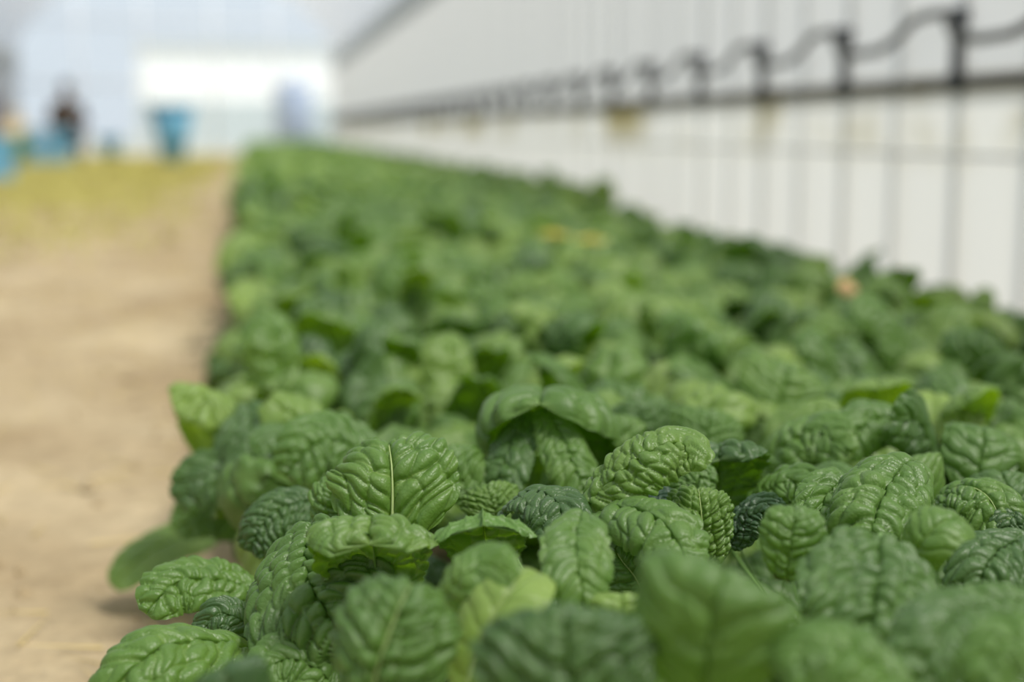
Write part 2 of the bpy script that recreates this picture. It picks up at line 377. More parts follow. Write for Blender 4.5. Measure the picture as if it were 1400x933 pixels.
def rib_mesh(name, P, Nn, foot, r0, rib=1., n=6):
    """petiole rising from the plant's heart and running on as the midrib of the blade"""
    P = np.asarray(P); foot = np.asarray(foot, float); k = int(len(P) * 0.86)
    t0 = unit(P[2] - P[0]); d = np.linalg.norm(P[0] - foot)
    c1 = foot + np.array([0, 0, 0.45 * d]); c2 = P[0] - t0 * 0.22 * d
    tt = np.linspace(0, 1, 9)[:-1, None]
    st = (1 - tt) ** 3 * foot + 3 * (1 - tt) ** 2 * tt * c1 + 3 * (1 - tt) * tt ** 2 * c2 + tt ** 3 * P[0]
    step = max(1, k // 22); pts = np.vstack([st, (P + Nn * (0.0018 if rib >= 1.25 else -0.0012))[:k:step]]); m = len(pts) - 8
    rad = np.concatenate([np.linspace(r0 * 2.0, r0, 8, endpoint=False), r0 * rib * np.linspace(1.0, 0.16, m) ** 1.3 * 0.62 + 0.00015])
    return MB().tube([tuple(p) for p in pts], list(rad), n).mesh(name, True)

# ------------------------------------------------------------------ leaf library for the rosettes (metres, plant heart at the origin, leaf growing along +X)
KINDS = {
 'low':   ([(.040, 0, .045), (.070, 0, .080), (.105, 0, .082), (.135, 0, .045)], .072, (0, 0, 1)),
 'core':  ([(.012, 0, .055), (.022, 0, .090), (.038, 0, .118), (.062, 0, .125)], .058, (-.5, 0, .9)),
 'outer': ([(.045, 0, .080), (.078, 0, .125), (.115, 0, .125), (.145, 0, .075)], .078, (0, 0, 1)),
 'mid':   ([(.030, 0, .105), (.052, 0, .150), (.085, 0, .172), (.118, 0, .140)], .084, (-.2, 0, 1)),
 'up':    ([(.014, 0, .110), (.026, 0, .158), (.038, 0, .195), (.058, 0, .212)], .078, (-.8, 0, .5)),
 'hook':  ([(.020, 0, .105), (.040, 0, .165), (.066, 0, .188), (.090, 0, .165), (.084, 0, .140)], .082, (-.5, 0, .8)),
}
LIB = {}
def library(kind, lod, nvar, nu, nv):
    sp, w, n = KINDS[kind]; out = []
    for i in range(nvar):
        r = random.Random(kind + str(i))
        s2 = [(x + r.uniform(-.008, .008), y + r.uniform(-.007, .007) * (j + 1), z + r.uniform(-.010, .010)) for j, (x, y, z) in enumerate(sp)]
        pos, q, at, P, Nn = blade(s2, w * r.uniform(.78, 1.0), n, cup=r.uniform(.7, 1.5), puff=r.uniform(1.0, 1.5), veins=r.choice([6, 7, 8]), savoy=r.choice([.2, .4, .6, 1.0]),
                                  tone=r.choice([-.4, -.1, .05, .15, .3, .5]), ruffle=r.uniform(.2, .6), droop=r.uniform(.15, .38), nu=nu, nv=nv, seed=i * 7 + len(kind))
        at['vary'] = np.ones(len(pos)); me = np_mesh('leaf', pos, q, True, at); me.materials.append(M_leaf)
        rb = None
        if lod == 0:
            rb = rib_mesh('midrib', P, Nn, (.006, 0, .012), .0021, .9); rb.materials.append(M_stalk2)
        out.append((me, rb, pos, q, at))
    LIB[kind, lod] = out
for kd in KINDS:
    library(kd, 0, 5, 34, 46)
    library(kd, 1, 4, 14, 18)
    library(kd, 2, 3, 6, 6)

GOLD = 2.39996
def rosette(r, low=False):
    """leaf kinds, headings, scales and tilts for one plant"""
    out = []; a = r.uniform(0, 6.28)
    if low: seq = ['low'] * 7 + ['core'] * 4
    else: seq = ['outer'] * 4 + ['mid'] * r.choice([3, 4]) + [r.choice(['hook', 'hook', 'mid', 'up']) for _ in range(3)] + ['up'] * 2
    for k in seq:
        a += GOLD + r.uniform(-.25, .25)
        out.append((k, a, r.uniform(.78, 1.12), r.uniform(-.18, .18), r.uniform(-.2, .2)))
    return out

def grow(root, r, lod, low=False, keep=None):
    for k, a, s, tx, ty in rosette(r, low):
        if keep and not keep(a): continue
        me, rb = r.choice(LIB[k, lod])[:2]
        o = bpy.data.objects.new('leaf', me); COL.objects.link(o); o.parent = root
        o.rotation_euler = (tx, ty, a); o.scale = (s, s, s)
        if rb is not None:
            c = bpy.data.objects.new('midrib', rb); COL.objects.link(c); c.parent = o

# ------------------------------------------------------------------ the bed
ROWX = [.07, .215, .36, .505, .65, .795, .94, 1.08]
def centre(i, j):
    r = random.Random(i * 977 + j * 131 + 5)
    return (round(ROWX[i] + r.uniform(-.018, .018), 3), round(.40 + .155 * j + (.078 if i % 2 else 0) + r.uniform(-.02, .02), 3))

LEAVES = [
    ((0, 3), [(0.017, 0.8162, 0.1047), (-0.0163, 0.8058, 0.1322), (-0.0543, 0.7787, 0.1448), (-0.0887, 0.7522, 0.1316)], 0.0518, (-0.192, -0.474, 0.859), 0.7, 1.0, 7, 0.45, -0.01, 0.3, 1.2, 0.22, 0.45),
    ((0, 3), [(0.0028, 0.9097, 0.1288), (-0.0269, 0.8969, 0.1436), (-0.0517, 0.8916, 0.1467), (-0.0696, 0.8731, 0.1392)], 0.041, (-0.107, -0.586, 0.803), 0.5, 1.0, 7, 0.6, -0.06, 0.3, 1.0, 0.22, 0.45),
    ((0, 6), [(-0.0179, 1.3459, 0.0656), (-0.0592, 1.3412, 0.0532), (-0.0992, 1.3263, 0.0419), (-0.1358, 1.2994, 0.0242)], 0.0549, (0.022, -0.449, 0.893), 0.3, 0.4, 7, 0.1, 0.19, 0.3, 1.0, 0.22, 0.45),
    ((0, 6), [(0.0151, 1.2584, 0.0708), (-0.0169, 1.2665, 0.0858), (-0.0456, 1.2626, 0.0936), (-0.0705, 1.2456, 0.0868)], 0.0523, (-0.107, -0.586, 0.803), 0.5, 1.0, 7, 0.5, -0.06, 0.3, 1.0, 0.22, 0.45),
    ((0, 3), [(0.035, 0.8514, 0.1894), (0.0285, 0.826, 0.1834), (0.0286, 0.7932, 0.171), (0.038, 0.764, 0.1589)], 0.0961, (-0.344, -0.778, 0.525), 0.7, 1.1, 9, 0.25, -0.16, 0.3, 1.1, 0.22, 0.45),
    ((0, 3), [(0.0665, 0.7886, 0.1519), (0.065, 0.7922, 0.174), (0.062, 0.7765, 0.2022), (0.0602, 0.7633, 0.2149), (0.0571, 0.7397, 0.2115)], 0.0706, (0.177, 0.971, 0.158), 0.7, 1.0, 7, 0.6, 0.14, 0.4, 1.0, 0.02, 0.2),
    ((0, 3), [(0.0779, 0.8325, 0.1843), (0.0789, 0.8355, 0.2053), (0.0795, 0.8438, 0.2269), (0.0792, 0.8666, 0.242)], 0.0785, (-0.165, -0.906, 0.389), 0.3, 0.95, 4, 0.5, 0.06, 0.12, 1.5, 0.1, 0.5),
    ((0, 3), [(0.0629, 0.8748, 0.1738), (0.051, 0.879, 0.1875), (0.0458, 0.8817, 0.1994), (0.051, 0.8876, 0.2106)], 0.0334, (-0.441, -0.726, 0.528), 0.5, 1.0, 7, 0.5, -0.11, 0.3, 1.0, 0.22, 0.45),
    ((0, 3), [(0.1299, 0.7894, 0.1654), (0.1273, 0.7834, 0.1907), (0.1245, 0.7765, 0.2101), (0.1224, 0.763, 0.2198), (0.1195, 0.7451, 0.2206)], 0.0738, (-0.169, -0.926, 0.338), -1.0, 0.6, 7, 0.3, -0.11, 0.05, 1.0, 0.06, 0.2),
    ((0, 3), [(0.1487, 0.8466, 0.1929), (0.1628, 0.8311, 0.2093), (0.1737, 0.8034, 0.2092), (0.1734, 0.7756, 0.1949)], 0.0374, (0.012, -0.511, 0.859), 0.7, 1.0, 9, 0.3, -0.66, 0.3, 1.0, 0.22, 0.45),
    ((1, 2), [(0.1865, 0.8142, 0.1939), (0.2043, 0.8043, 0.2183), (0.225, 0.7984, 0.238), (0.248, 0.8004, 0.2451), (0.2476, 0.784, 0.2382)], 0.0401, (-0.366, -0.603, 0.709), 0.9, 1.1, 10, 0.5, 0.19, 0.3, 1.0, 0.22, 0.45),
    ((1, 2), [(0.1729, 0.7336, 0.2224), (0.1626, 0.7043, 0.2202), (0.1574, 0.6781, 0.2107), (0.1573, 0.6609, 0.1984)], 0.0364, (-0.147, -0.806, 0.573), 0.6, 1.0, 7, 0.1, 0.04, 0.3, 1.0, 0.22, 0.45),
    ((1, 2), [(0.1931, 0.813, 0.1943), (0.2076, 0.7821, 0.211), (0.2221, 0.7486, 0.2108), (0.2303, 0.7194, 0.1975)], 0.0441, (-0.096, -0.528, 0.844), 0.9, 1.0, 7, 0.4, -0.01, 0.3, 1.0, 0.22, 0.45),
    ((1, 2), [(0.2677, 0.8054, 0.1659), (0.2645, 0.804, 0.1864), (0.2632, 0.8068, 0.204), (0.2664, 0.8233, 0.2148)], 0.0394, (-0.112, -0.892, 0.437), 0.5, 1.1, 7, 1.0, 0.09, 0.3, 1.4, 0.22, 0.45),
    ((2, 3), [(0.3119, 0.9106, 0.1674), (0.3109, 0.9091, 0.1901), (0.3081, 0.9021, 0.2083), (0.3035, 0.8892, 0.2195), (0.2976, 0.8743, 0.2161)], 0.0613, (0.177, 0.971, 0.158), 0.6, 1.0, 7, 0.3, -0.66, 0.3, 1.0, 0.02, 0.2),
    ((2, 4), [(0.3702, 1.0029, 0.1681), (0.3843, 0.9839, 0.1956), (0.4049, 0.9719, 0.2091), (0.4147, 0.9387, 0.205)], 0.0433, (-0.192, -0.474, 0.859), 0.5, 1.0, 9, 0.2, 0.04, 0.3, 1.0, 0.22, 0.45),
    ((2, 4), [(0.3494, 1.0674, 0.1623), (0.3528, 1.0697, 0.1814), (0.3581, 1.0813, 0.1968), (0.3659, 1.102, 0.207)], 0.0562, (-0.157, -0.863, 0.479), 0.5, 1.0, 7, 0.4, -0.06, 0.3, 1.0, 0.22, 0.45),
    ((2, 4), [(0.3115, 1.1057, 0.166), (0.3109, 1.109, 0.1868), (0.3104, 1.1213, 0.1997), (0.3135, 1.1423, 0.2062)], 0.0698, (-0.151, -0.831, 0.536), 0.5, 1.0, 7, 0.3, -0.41, 0.3, 1.0, 0.22, 0.45),
    ((2, 5), [(0.4355, 1.1163, 0.1818), (0.451, 1.1152, 0.1928), (0.4663, 1.1133, 0.1989), (0.4775, 1.101, 0.199)], 0.0277, (-0.085, -0.469, 0.879), 0.5, 0.3, 7, 0, 0.24, 0.3, 1.0, 0.22, 0.45),
    ((2, 3), [(0.3182, 0.8797, 0.174), (0.3329, 0.8698, 0.1949), (0.346, 0.8582, 0.2017), (0.3511, 0.8354, 0.1931)], 0.0297, (-0.205, -0.565, 0.799), 0.5, 1.0, 7, 0.4, -0.06, 0.3, 1.0, 0.22, 0.45),
    ((2, 3), [(0.3695, 0.9232, 0.184), (0.3824, 0.9223, 0.1936), (0.3937, 0.9108, 0.199), (0.4002, 0.8884, 0.1948)], 0.0194, (-0.067, -0.369, 0.927), 0.5, 0.2, 7, 0, -0.26, 0.3, 1.0, 0.22, 0.45),
    ((0, 1), [(0.1767, 0.5332, 0.1929), (0.1736, 0.5186, 0.2283), (0.1776, 0.5166, 0.2543), (0.1886, 0.5317, 0.2651)], 0.0664, (-0.189, -0.756, 0.627), 0.6, 0.6, 5, 0.3, -0.11, 0.3, 1.0, 0.3, 0.32),
    ((0, 1), [(0.046, 0.6109, 0.1755), (0.0517, 0.6081, 0.1975), (0.0601, 0.6145, 0.2162), (0.0709, 0.6298, 0.2289)], 0.0608, (-0.206, -0.85, 0.485), 0.9, 1.0, 6, 0.5, -0.21, 0.3, 1.3, 0.22, 0.52),
    ((0, 1), [(0.0909, 0.6219, 0.1659), (0.0983, 0.6247, 0.1937), (0.1131, 0.6304, 0.2156), (0.1299, 0.6445, 0.2271)], 0.0428, (-0.47, -0.64, 0.608), 0.4, 0.3, 7, 0, 0.74, 0.3, 1.3, 0.22, 0.45),
    ((0, 1), [(0.1221, 0.5372, 0.1875), (0.1189, 0.5264, 0.2139), (0.1183, 0.5294, 0.2335), (0.121, 0.5476, 0.2412)], 0.0722, (-0.141, -0.772, 0.62), 0.5, 1.0, 6, 0.4, -0.56, 0.3, 1.0, 0.22, 0.45),
    ((0, 2), [(0.084, 0.6591, 0.2002), (0.0935, 0.6497, 0.2174), (0.1057, 0.6485, 0.2243), (0.1123, 0.6317, 0.2231)], 0.0272, (-0.107, -0.586, 0.803), 0.5, 0.6, 7, 0.1, 0.09, 0.3, 1.0, 0.22, 0.45),
    ((1, 1), [(0.2676, 0.6768, 0.199), (0.2689, 0.6743, 0.2174), (0.2714, 0.6758, 0.2305), (0.2754, 0.6866, 0.2387)], 0.0323, (-0.243, -0.784, 0.571), 0.5, 0.7, 7, 0.3, -0.06, 0.3, 1.0, 0.22, 0.45),
    ((2, 2), [(0.3072, 0.653, 0.225), (0.294, 0.6237, 0.2188), (0.2812, 0.5988, 0.2089), (0.2727, 0.5826, 0.193)], 0.0718, (-0.141, -0.772, 0.62), 0.7, 1.0, 7, 0.5, -0.36, 0.3, 1.0, 0.22, 0.45),
    ((2, 3), [(0.402, 0.8048, 0.2222), (0.3748, 0.7744, 0.2261), (0.3491, 0.7418, 0.217), (0.3296, 0.7166, 0.197)], 0.058, (-0.126, -0.692, 0.711), 1.2, 1.25, 8, 0.6, -0.01, 0.3, 1.0, 0.3, 0.45),
    ((2, 3), [(0.3746, 0.8179, 0.2075), (0.3501, 0.798, 0.216), (0.3309, 0.7798, 0.2088), (0.3222, 0.7682, 0.1891)], 0.0338, (-0.223, -0.671, 0.707), 0.5, 1.1, 7, 1.0, -0.06, 0.3, 1.0, 0.22, 0.45),
    ((2, 2), [(0.3283, 0.6659, 0.1997), (0.3313, 0.6533, 0.2221), (0.3426, 0.6529, 0.2328), (0.363, 0.6594, 0.2327)], 0.0308, (-0.309, -0.593, 0.744), 0.5, 0.4, 7, 0.05, 0.09, 0.3, 1.0, 0.22, 0.45),
    ((2, 3), [(0.4154, 0.8129, 0.1893), (0.4301, 0.8027, 0.2074), (0.4379, 0.7806, 0.2071), (0.4392, 0.757, 0.188)], 0.0415, (-0.107, -0.586, 0.803), 0.8, 1.0, 7, 0.5, -0.01, 0.3, 1.3, 0.22, 0.45),
    ((3, 2), [(0.4323, 0.7084, 0.1982), (0.4109, 0.7026, 0.2019), (0.3866, 0.6858, 0.1975), (0.3729, 0.6709, 0.1843)], 0.0441, (-0.32, -0.619, 0.717), 0.8, 1.0, 7, 0.4, -0.56, 0.3, 1.0, 0.22, 0.45),
    ((3, 2), [(0.4825, 0.7797, 0.1866), (0.4641, 0.7745, 0.1982), (0.4478, 0.7673, 0.1987), (0.438, 0.7576, 0.1906)], 0.024, (-0.107, -0.586, 0.803), 0.5, 1.0, 7, 0.8, -0.76, 0.3, 1.0, 0.22, 0.45),
    ((1, 0), [(0.2528, 0.4956, 0.2059), (0.2327, 0.4969, 0.2243), (0.2132, 0.5012, 0.2291), (0.1966, 0.498, 0.2219)], 0.0328, (-0.096, -0.528, 0.844), 0.5, 1.0, 7, 0.2, -0.06, 0.3, 1.0, 0.22, 0.45),
    ((2, 1), [(0.3246, 0.566, 0.2139), (0.302, 0.5508, 0.2226), (0.2798, 0.5337, 0.2183), (0.2645, 0.5186, 0.2018)], 0.0371, (-0.223, -0.671, 0.707), 0.8, 1.0, 7, 0.3, -0.41, 0.3, 1.0, 0.22, 0.45),
    ((2, 1), [(0.3582, 0.5798, 0.2099), (0.339, 0.579, 0.2155), (0.3199, 0.5772, 0.2145), (0.3057, 0.5683, 0.2068)], 0.0228, (-0.096, -0.528, 0.844), 0.5, 1.0, 7, 0.2, -0.26, 0.3, 1.0, 0.22, 0.45),
    ((2, 1), [(0.3138, 0.4953, 0.2091), (0.2979, 0.491, 0.2295), (0.286, 0.4931, 0.2295), (0.273, 0.4835, 0.218)], 0.0274, (-0.107, -0.586, 0.803), 0.5, 1.0, 7, 0.2, -0.06, 0.3, 1.0, 0.22, 0.45),
    ((1, 2), [(0.2895, 0.8229, 0.1721), (0.2973, 0.8189, 0.1888), (0.3069, 0.813, 0.1956), (0.3124, 0.8011, 0.1912)], 0.0272, (-0.107, -0.586, 0.803), 0.5, 1.0, 7, 1.0, -0.96, 0.3, 1.0, 0.22, 0.45),
    ((1, 3), [(0.2394, 0.8653, 0.1882), (0.2485, 0.8549, 0.1982), (0.2561, 0.8426, 0.1939), (0.2565, 0.8307, 0.1839)], 0.0233, (-0.107, -0.586, 0.803), 0.5, 1.0, 9, 0.2, -1.16, 0.3, 1.0, 0.22, 0.45),
    ((1, 3), [(0.2577, 0.8727, 0.1908), (0.2699, 0.8727, 0.2059), (0.2803, 0.8713, 0.2092), (0.2849, 0.8589, 0.2008)], 0.0229, (-0.107, -0.586, 0.803), 0.5, 1.0, 7, 0.5, -0.06, 0.3, 1.0, 0.22, 0.45),
    ((1, 4), [(0.241, 1.13, 0.1739), (0.226, 1.0768, 0.2114), (0.2109, 1.021, 0.2323), (0.1953, 0.9633, 0.2394)], 0.1402, (-0.028, -0.156, 0.987), 1.4, 1.0, 7, 0.3, -0.06, 0.5, 1.0, 0.0, 0.45),
    ((1, 4), [(0.2032, 0.9914, 0.2311), (0.2101, 0.9676, 0.2175), (0.2163, 0.9427, 0.1965), (0.2233, 0.9278, 0.1739)], 0.0371, (0.047, -0.85, 0.525), 0.8, 1.0, 9, 0.4, 0.04, 0.3, 1.0, 0.22, 0.45),
    ((1, 4), [(0.1946, 1.0026, 0.2271), (0.18, 0.9822, 0.2102), (0.1657, 0.9611, 0.1891), (0.155, 0.9598, 0.1677)], 0.0386, (-0.536, -0.663, 0.523), 0.7, 1.0, 7, 0.5, -0.46, 0.3, 1.0, 0.22, 0.45),
    ((1, 3), [(0.2654, 1.0401, 0.1521), (0.2645, 1.0447, 0.1818), (0.2658, 1.0578, 0.2021), (0.2676, 1.0795, 0.2118)], 0.0617, (-0.151, -0.831, 0.536), 0.5, 1.0, 7, 0.3, 0.04, 0.3, 1.0, 0.22, 0.45),
    ((0, 3), [(-0.0062, 0.8527, 0.1482), (0.0067, 0.8391, 0.1418), (0.0254, 0.8184, 0.1297), (0.0456, 0.7984, 0.1232)], 0.035, (-0.256, -0.832, 0.492), 0.5, 0.7, 9, 0.2, -0.31, 0.3, 1.0, 0.22, 0.45),
    ((0, 3), [(0.0032, 0.8512, 0.1154), (-0.0123, 0.8513, 0.1318), (-0.0261, 0.8496, 0.138), (-0.0393, 0.8454, 0.1283)], 0.025, (-0.107, -0.586, 0.803), 0.5, 1.0, 7, 0.4, -0.66, 0.3, 1.0, 0.22, 0.45),
    ((0, 4), [(0.049, 0.9546, 0.1752), (0.0274, 0.9438, 0.1801), (0.0077, 0.9364, 0.175), (-0.0091, 0.9265, 0.1576)], 0.0413, (-0.223, -0.671, 0.707), 0.7, 1.0, 7, 1.0, -0.66, 0.3, 1.0, 0.22, 0.45),
    ((1, 4), [(0.0949, 1.0737, 0.1689), (0.0708, 1.0709, 0.1896), (0.0457, 1.0661, 0.1951), (0.0218, 1.0476, 0.18)], 0.0557, (-0.126, -0.692, 0.711), 0.5, 1.0, 8, 0.3, -0.16, 0.3, 1.0, 0.22, 0.45),
    ((0, 5), [(0.0471, 1.1333, 0.1658), (0.0273, 1.1398, 0.1851), (0.0068, 1.1336, 0.1872), (-0.0021, 1.1237, 0.179)], 0.0294, (-0.085, -0.469, 0.879), 0.5, 0.4, 7, 0.5, -0.36, 0.3, 1.0, 0.22, 0.45),
    ((0, 6), [(-0.0279, 1.2944, 0.1214), (-0.0398, 1.2919, 0.1586), (-0.0398, 1.2759, 0.1886), (-0.0421, 1.2577, 0.2013), (-0.0495, 1.2268, 0.1919)], 0.0684, (0.465, 0.87, 0.166), 0.7, 1.0, 7, 0.5, 0.54, 0.3, 1.0, 0.22, 0.45),
    ((0, 6), [(-0.0077, 1.2598, 0.1886), (-0.0042, 1.2062, 0.1785), (-0.0048, 1.1724, 0.1577), (-0.0089, 1.1603, 0.141)], 0.0713, (-0.141, -0.772, 0.62), 0.8, 1.0, 7, 0.5, -0.51, 0.3, 1.0, 0.22, 0.45),
    ((0, 5), [(0.0184, 1.1862, 0.1409), (-0.0136, 1.1931, 0.1482), (-0.045, 1.1878, 0.1433), (-0.0672, 1.179, 0.1265)], 0.054, (-0.126, -0.692, 0.711), 0.5, 1.0, 7, 0.3, -0.56, 0.3, 1.0, 0.22, 0.45),
    ((0, 2), [(0.0453, 0.7656, 0.1098), (0.0275, 0.7669, 0.1313), (0.0094, 0.7661, 0.138), (-0.0076, 0.7575, 0.1286)], 0.0342, (-0.107, -0.586, 0.803), 0.5, 1.0, 7, 0.3, -0.11, 0.3, 1.0, 0.22, 0.45),
    ((0, 1), [(-0.0106, 0.6, 0.1708), (-0.0147, 0.5934, 0.1905), (-0.0175, 0.5955, 0.2008), (-0.0194, 0.6111, 0.1996)], 0.0374, (-0.141, -0.772, 0.62), 0.5, 0.3, 7, 0, -0.76, 0.3, 1.0, 0.22, 0.45),
    ((1, 2), [(0.2189, 0.7615, 0.1561), (0.2119, 0.7654, 0.174), (0.2055, 0.7731, 0.1829), (0.202, 0.78, 0.1907)], 0.0381, (-0.165, -0.904, 0.393), 0.5, 1.0, 7, 0.3, -0.26, 0.3, 1.3, 0.22, 0.45),
    ((1, 1), [(0.1739, 0.6494, 0.1766), (0.174, 0.6516, 0.1908), (0.1739, 0.6532, 0.2015), (0.1774, 0.6681, 0.2024)], 0.0319, (-0.147, -0.806, 0.573), 0.5, 0.4, 7, 0, 0.54, 0.3, 1.0, 0.22, 0.45),
    ((3, 3), [(0.503, 0.9169, 0.1671), (0.5089, 0.9199, 0.1946), (0.517, 0.9312, 0.2107), (0.5297, 0.9607, 0.2172)], 0.0563, (-0.126, -0.692, 0.711), 0.5, 0.6, 7, 0.1, -0.16, 0.3, 1.0, 0.22, 0.45),
    ((3, 3), [(0.4964, 0.9873, 0.1835), (0.4734, 0.9802, 0.2103), (0.4492, 0.9752, 0.2161), (0.4244, 0.9566, 0.1995)], 0.0427, (-0.117, -0.641, 0.759), 0.7, 1.0, 7, 0.3, -0.16, 0.3, 1.0, 0.22, 0.45),
    ((3, 3), [(0.5039, 0.9777, 0.1626), (0.4941, 0.9739, 0.194), (0.4768, 0.96, 0.2171), (0.456, 0.9338, 0.2226)], 0.0467, (0.071, -0.77, 0.634), 0.5, 1.0, 7, 0.3, -0.56, 0.3, 1.0, 0.22, 0.45),
    ((3, 2), [(0.5026, 0.8448, 0.1658), (0.4902, 0.8403, 0.1892), (0.4886, 0.8527, 0.2011), (0.4962, 0.8722, 0.2032)], 0.0441, (-0.141, -0.772, 0.62), 0.5, 0.6, 7, 0.2, -0.46, 0.3, 1.0, 0.22, 0.45),
    ((3, 2), [(0.4497, 0.876, 0.1726), (0.4399, 0.8715, 0.1987), (0.4351, 0.8789, 0.2078), (0.4357, 0.8991, 0.2067)], 0.0474, (-0.141, -0.772, 0.62), 0.5, 0.3, 7, 0, 0.09, 0.3, 1.0, 0.22, 0.45),
    ((3, 5), [(0.5335, 1.1564, 0.1565), (0.53, 1.1512, 0.1861), (0.5271, 1.1351, 0.2125), (0.5157, 1.1086, 0.227)], 0.061, (0.177, 0.971, 0.158), 0.6, 0.6, 7, 0.5, 0.44, 0.3, 1.0, 0.22, 0.45),
    ((4, 5), [(0.6148, 1.1325, 0.1651), (0.6104, 1.1265, 0.188), (0.5979, 1.1108, 0.205), (0.5772, 1.0849, 0.2129)], 0.0542, (0.177, 0.971, 0.158), 0.6, 0.6, 7, 0.5, 0.34, 0.3, 1.0, 0.22, 0.45),
    ((3, 5), [(0.4707, 1.2275, 0.1435), (0.4756, 1.2319, 0.1791), (0.4874, 1.2439, 0.2043), (0.5037, 1.2739, 0.2186)], 0.0809, (-0.161, -0.885, 0.438), 0.5, 0.7, 7, 0.2, 0.14, 0.3, 1.0, 0.22, 0.45),
    ((1, 2), [(0.1533, 0.8894, 0.1756), (0.1494, 0.892, 0.1879), (0.148, 0.8984, 0.1952), (0.1483, 0.9091, 0.1985)], 0.0385, (-0.151, -0.831, 0.536), 0.5, 1.0, 7, 0.4, 0.14, 0.3, 1.0, 0.22, 0.45),
    ((1, 3), [(0.1464, 0.9617, 0.1697), (0.1384, 0.9662, 0.1901), (0.135, 0.9789, 0.2021), (0.1348, 1.0001, 0.2059)], 0.0405, (-0.049, -0.82, 0.571), 0.5, 1.0, 7, 0.3, 0.04, 0.3, 1.0, 0.22, 0.45),
]
FRONT = {
    (1, 0): 'green plant whose broad low leaf crosses the bottom edge at right',
    (0, 1): 'nearest green plant with a huge soft round leaf and a pale yellow green one',
    (1, 1): 'green plant with a small upright tongue leaf behind the huge soft leaf',
    (2, 1): 'green plant with drooping soft leaves in the lower right corner',
    (0, 2): 'low green plant with a small leaf resting beside the pale yellow green leaf',
    (1, 2): 'green plant with a long folded yellowish leaf beside a finely crumpled round leaf',
    (2, 2): 'green plant with a wide two lobed leaf in front of the domed crinkled leaf',
    (3, 2): 'green plant with a dark crumpled leaf at the right edge of the front rows',
    (0, 3): 'sharp plant on the path side with a round upright leaf showing its pale midrib',
    (1, 3): 'green plant with small dark ribbed leaves under the long folded leaf',
    (2, 3): 'green plant with a domed deeply crinkled leaf, right of the crumpled round leaf',
    (3, 3): 'green plant with a smooth pale broad leaf behind the domed crinkled leaf',
    (0, 4): 'path side plant with a dark crumpled leaf behind the round upright leaf',
    (1, 4): 'green plant with a large tent shaped folded leaf behind the long folded leaf',
    (2, 4): 'softly blurred plant with a ribbed arching leaf behind the dark hooded leaf',
    (0, 5): 'path side plant with a dark drooping leaf low over the bare soil',
    (2, 5): 'softly blurred plant with one small smooth pale leaf on top',
    (3, 5): 'blurred plant with one upright leaf showing a bright yellow green underside',
    (4, 5): 'blurred plant with a small hooked leaf showing its bright underside at right',
    (0, 6): 'path side plant with a smooth pale leaf stretched out over the soil',
}
ORD = ['first', 'second', 'third', 'fourth', 'fifth', 'sixth', 'seventh', 'eighth']
NTH = ORD + ['ninth', 'tenth', 'eleventh', 'twelfth', 'thirteenth', 'fourteenth', 'fifteenth', 'sixteenth', 'seventeenth', 'eighteenth', 'nineteenth']
for tens, tenth in (('twenty', 'twentieth'), ('thirty', 'thirtieth'), ('forty', 'fortieth')):
    NTH = NTH + [tenth] + [tens + '-' + k for k in ORD + ['ninth']]
plants = {}
def plant(i, j, lod, low=False, scale=1.0):
    x, y = centre(i, j); r = random.Random(i * 31 + j * 1009)
    root = empty('leafy_green_plant', (x, y, 0))
    lab = FRONT.get((i, j))
    if lab: tag(root, lab, 'plant', 'crinkled leafy greens in the bed')
    else: tag(root, '%s green plant, %s from the front in the %s row from the path' % ('low crinkled' if low else 'softly blurred' if y < 2.6 else 'strongly blurred', NTH[j], ORD[i]), 'plant', 'crinkled leafy greens in the bed')
    grow(root, r, lod, low)
    if scale != 1: root.scale = (scale,) * 3
    if not low: root.scale.z *= r.uniform(.86, 1.07) * (.84 if i == 7 else 1)
    plants[i, j] = root
    return root

cells = sorted(((centre(i, j)[1], i, j) for i in range(8) for j in range(0, 180) if centre(i, j)[1] < 27.3))
for y, i, j in cells[:300]:
    x = centre(i, j)[0]
    if x > y * 0.62 + 0.12 and y < 1.6 and (i, j) not in FRONT: pass
    low = y < 1.13 and x < 0.62
    plant(i, j, 0 if y < 2.3 else 1, low, (0.92 if y < 1.5 else 1.0 + min(.10, (y - 1.5) * .02)))

# the sharp front leaves, each with its own blade, on the plants they grow from
for n, (pk, sp, w, nrm, cup, puff, veins, savoy, tone, ruffle, rib, droop, blunt) in enumerate(LEAVES):
    root = plants[pk]; cx, cy = root.location.x, root.location.y; sc = root.scale[0]; root.scale = (sc, sc, sc)
    org = np.array([cx, cy, 0])
    loc = [tuple((np.array(p) - org) / sc) for p in sp]
    pos, q, at, P, Nn = blade(loc, w / sc, nrm, cup, puff, veins, savoy, tone, ruffle, rib, droop, blunt, nu=84, nv=112, seed=100 + n)
    me = np_mesh('leaf', pos, q, True, at)
    o = link('leaf', me, root, [M_leaf])
    rb = rib_mesh('midrib', P, Nn, (0.004, 0.0, .012), .0014 * (w / .075), rib)
    link('midrib', rb, o, [M_stalk if rib >= 1.25 else M_stalk2])

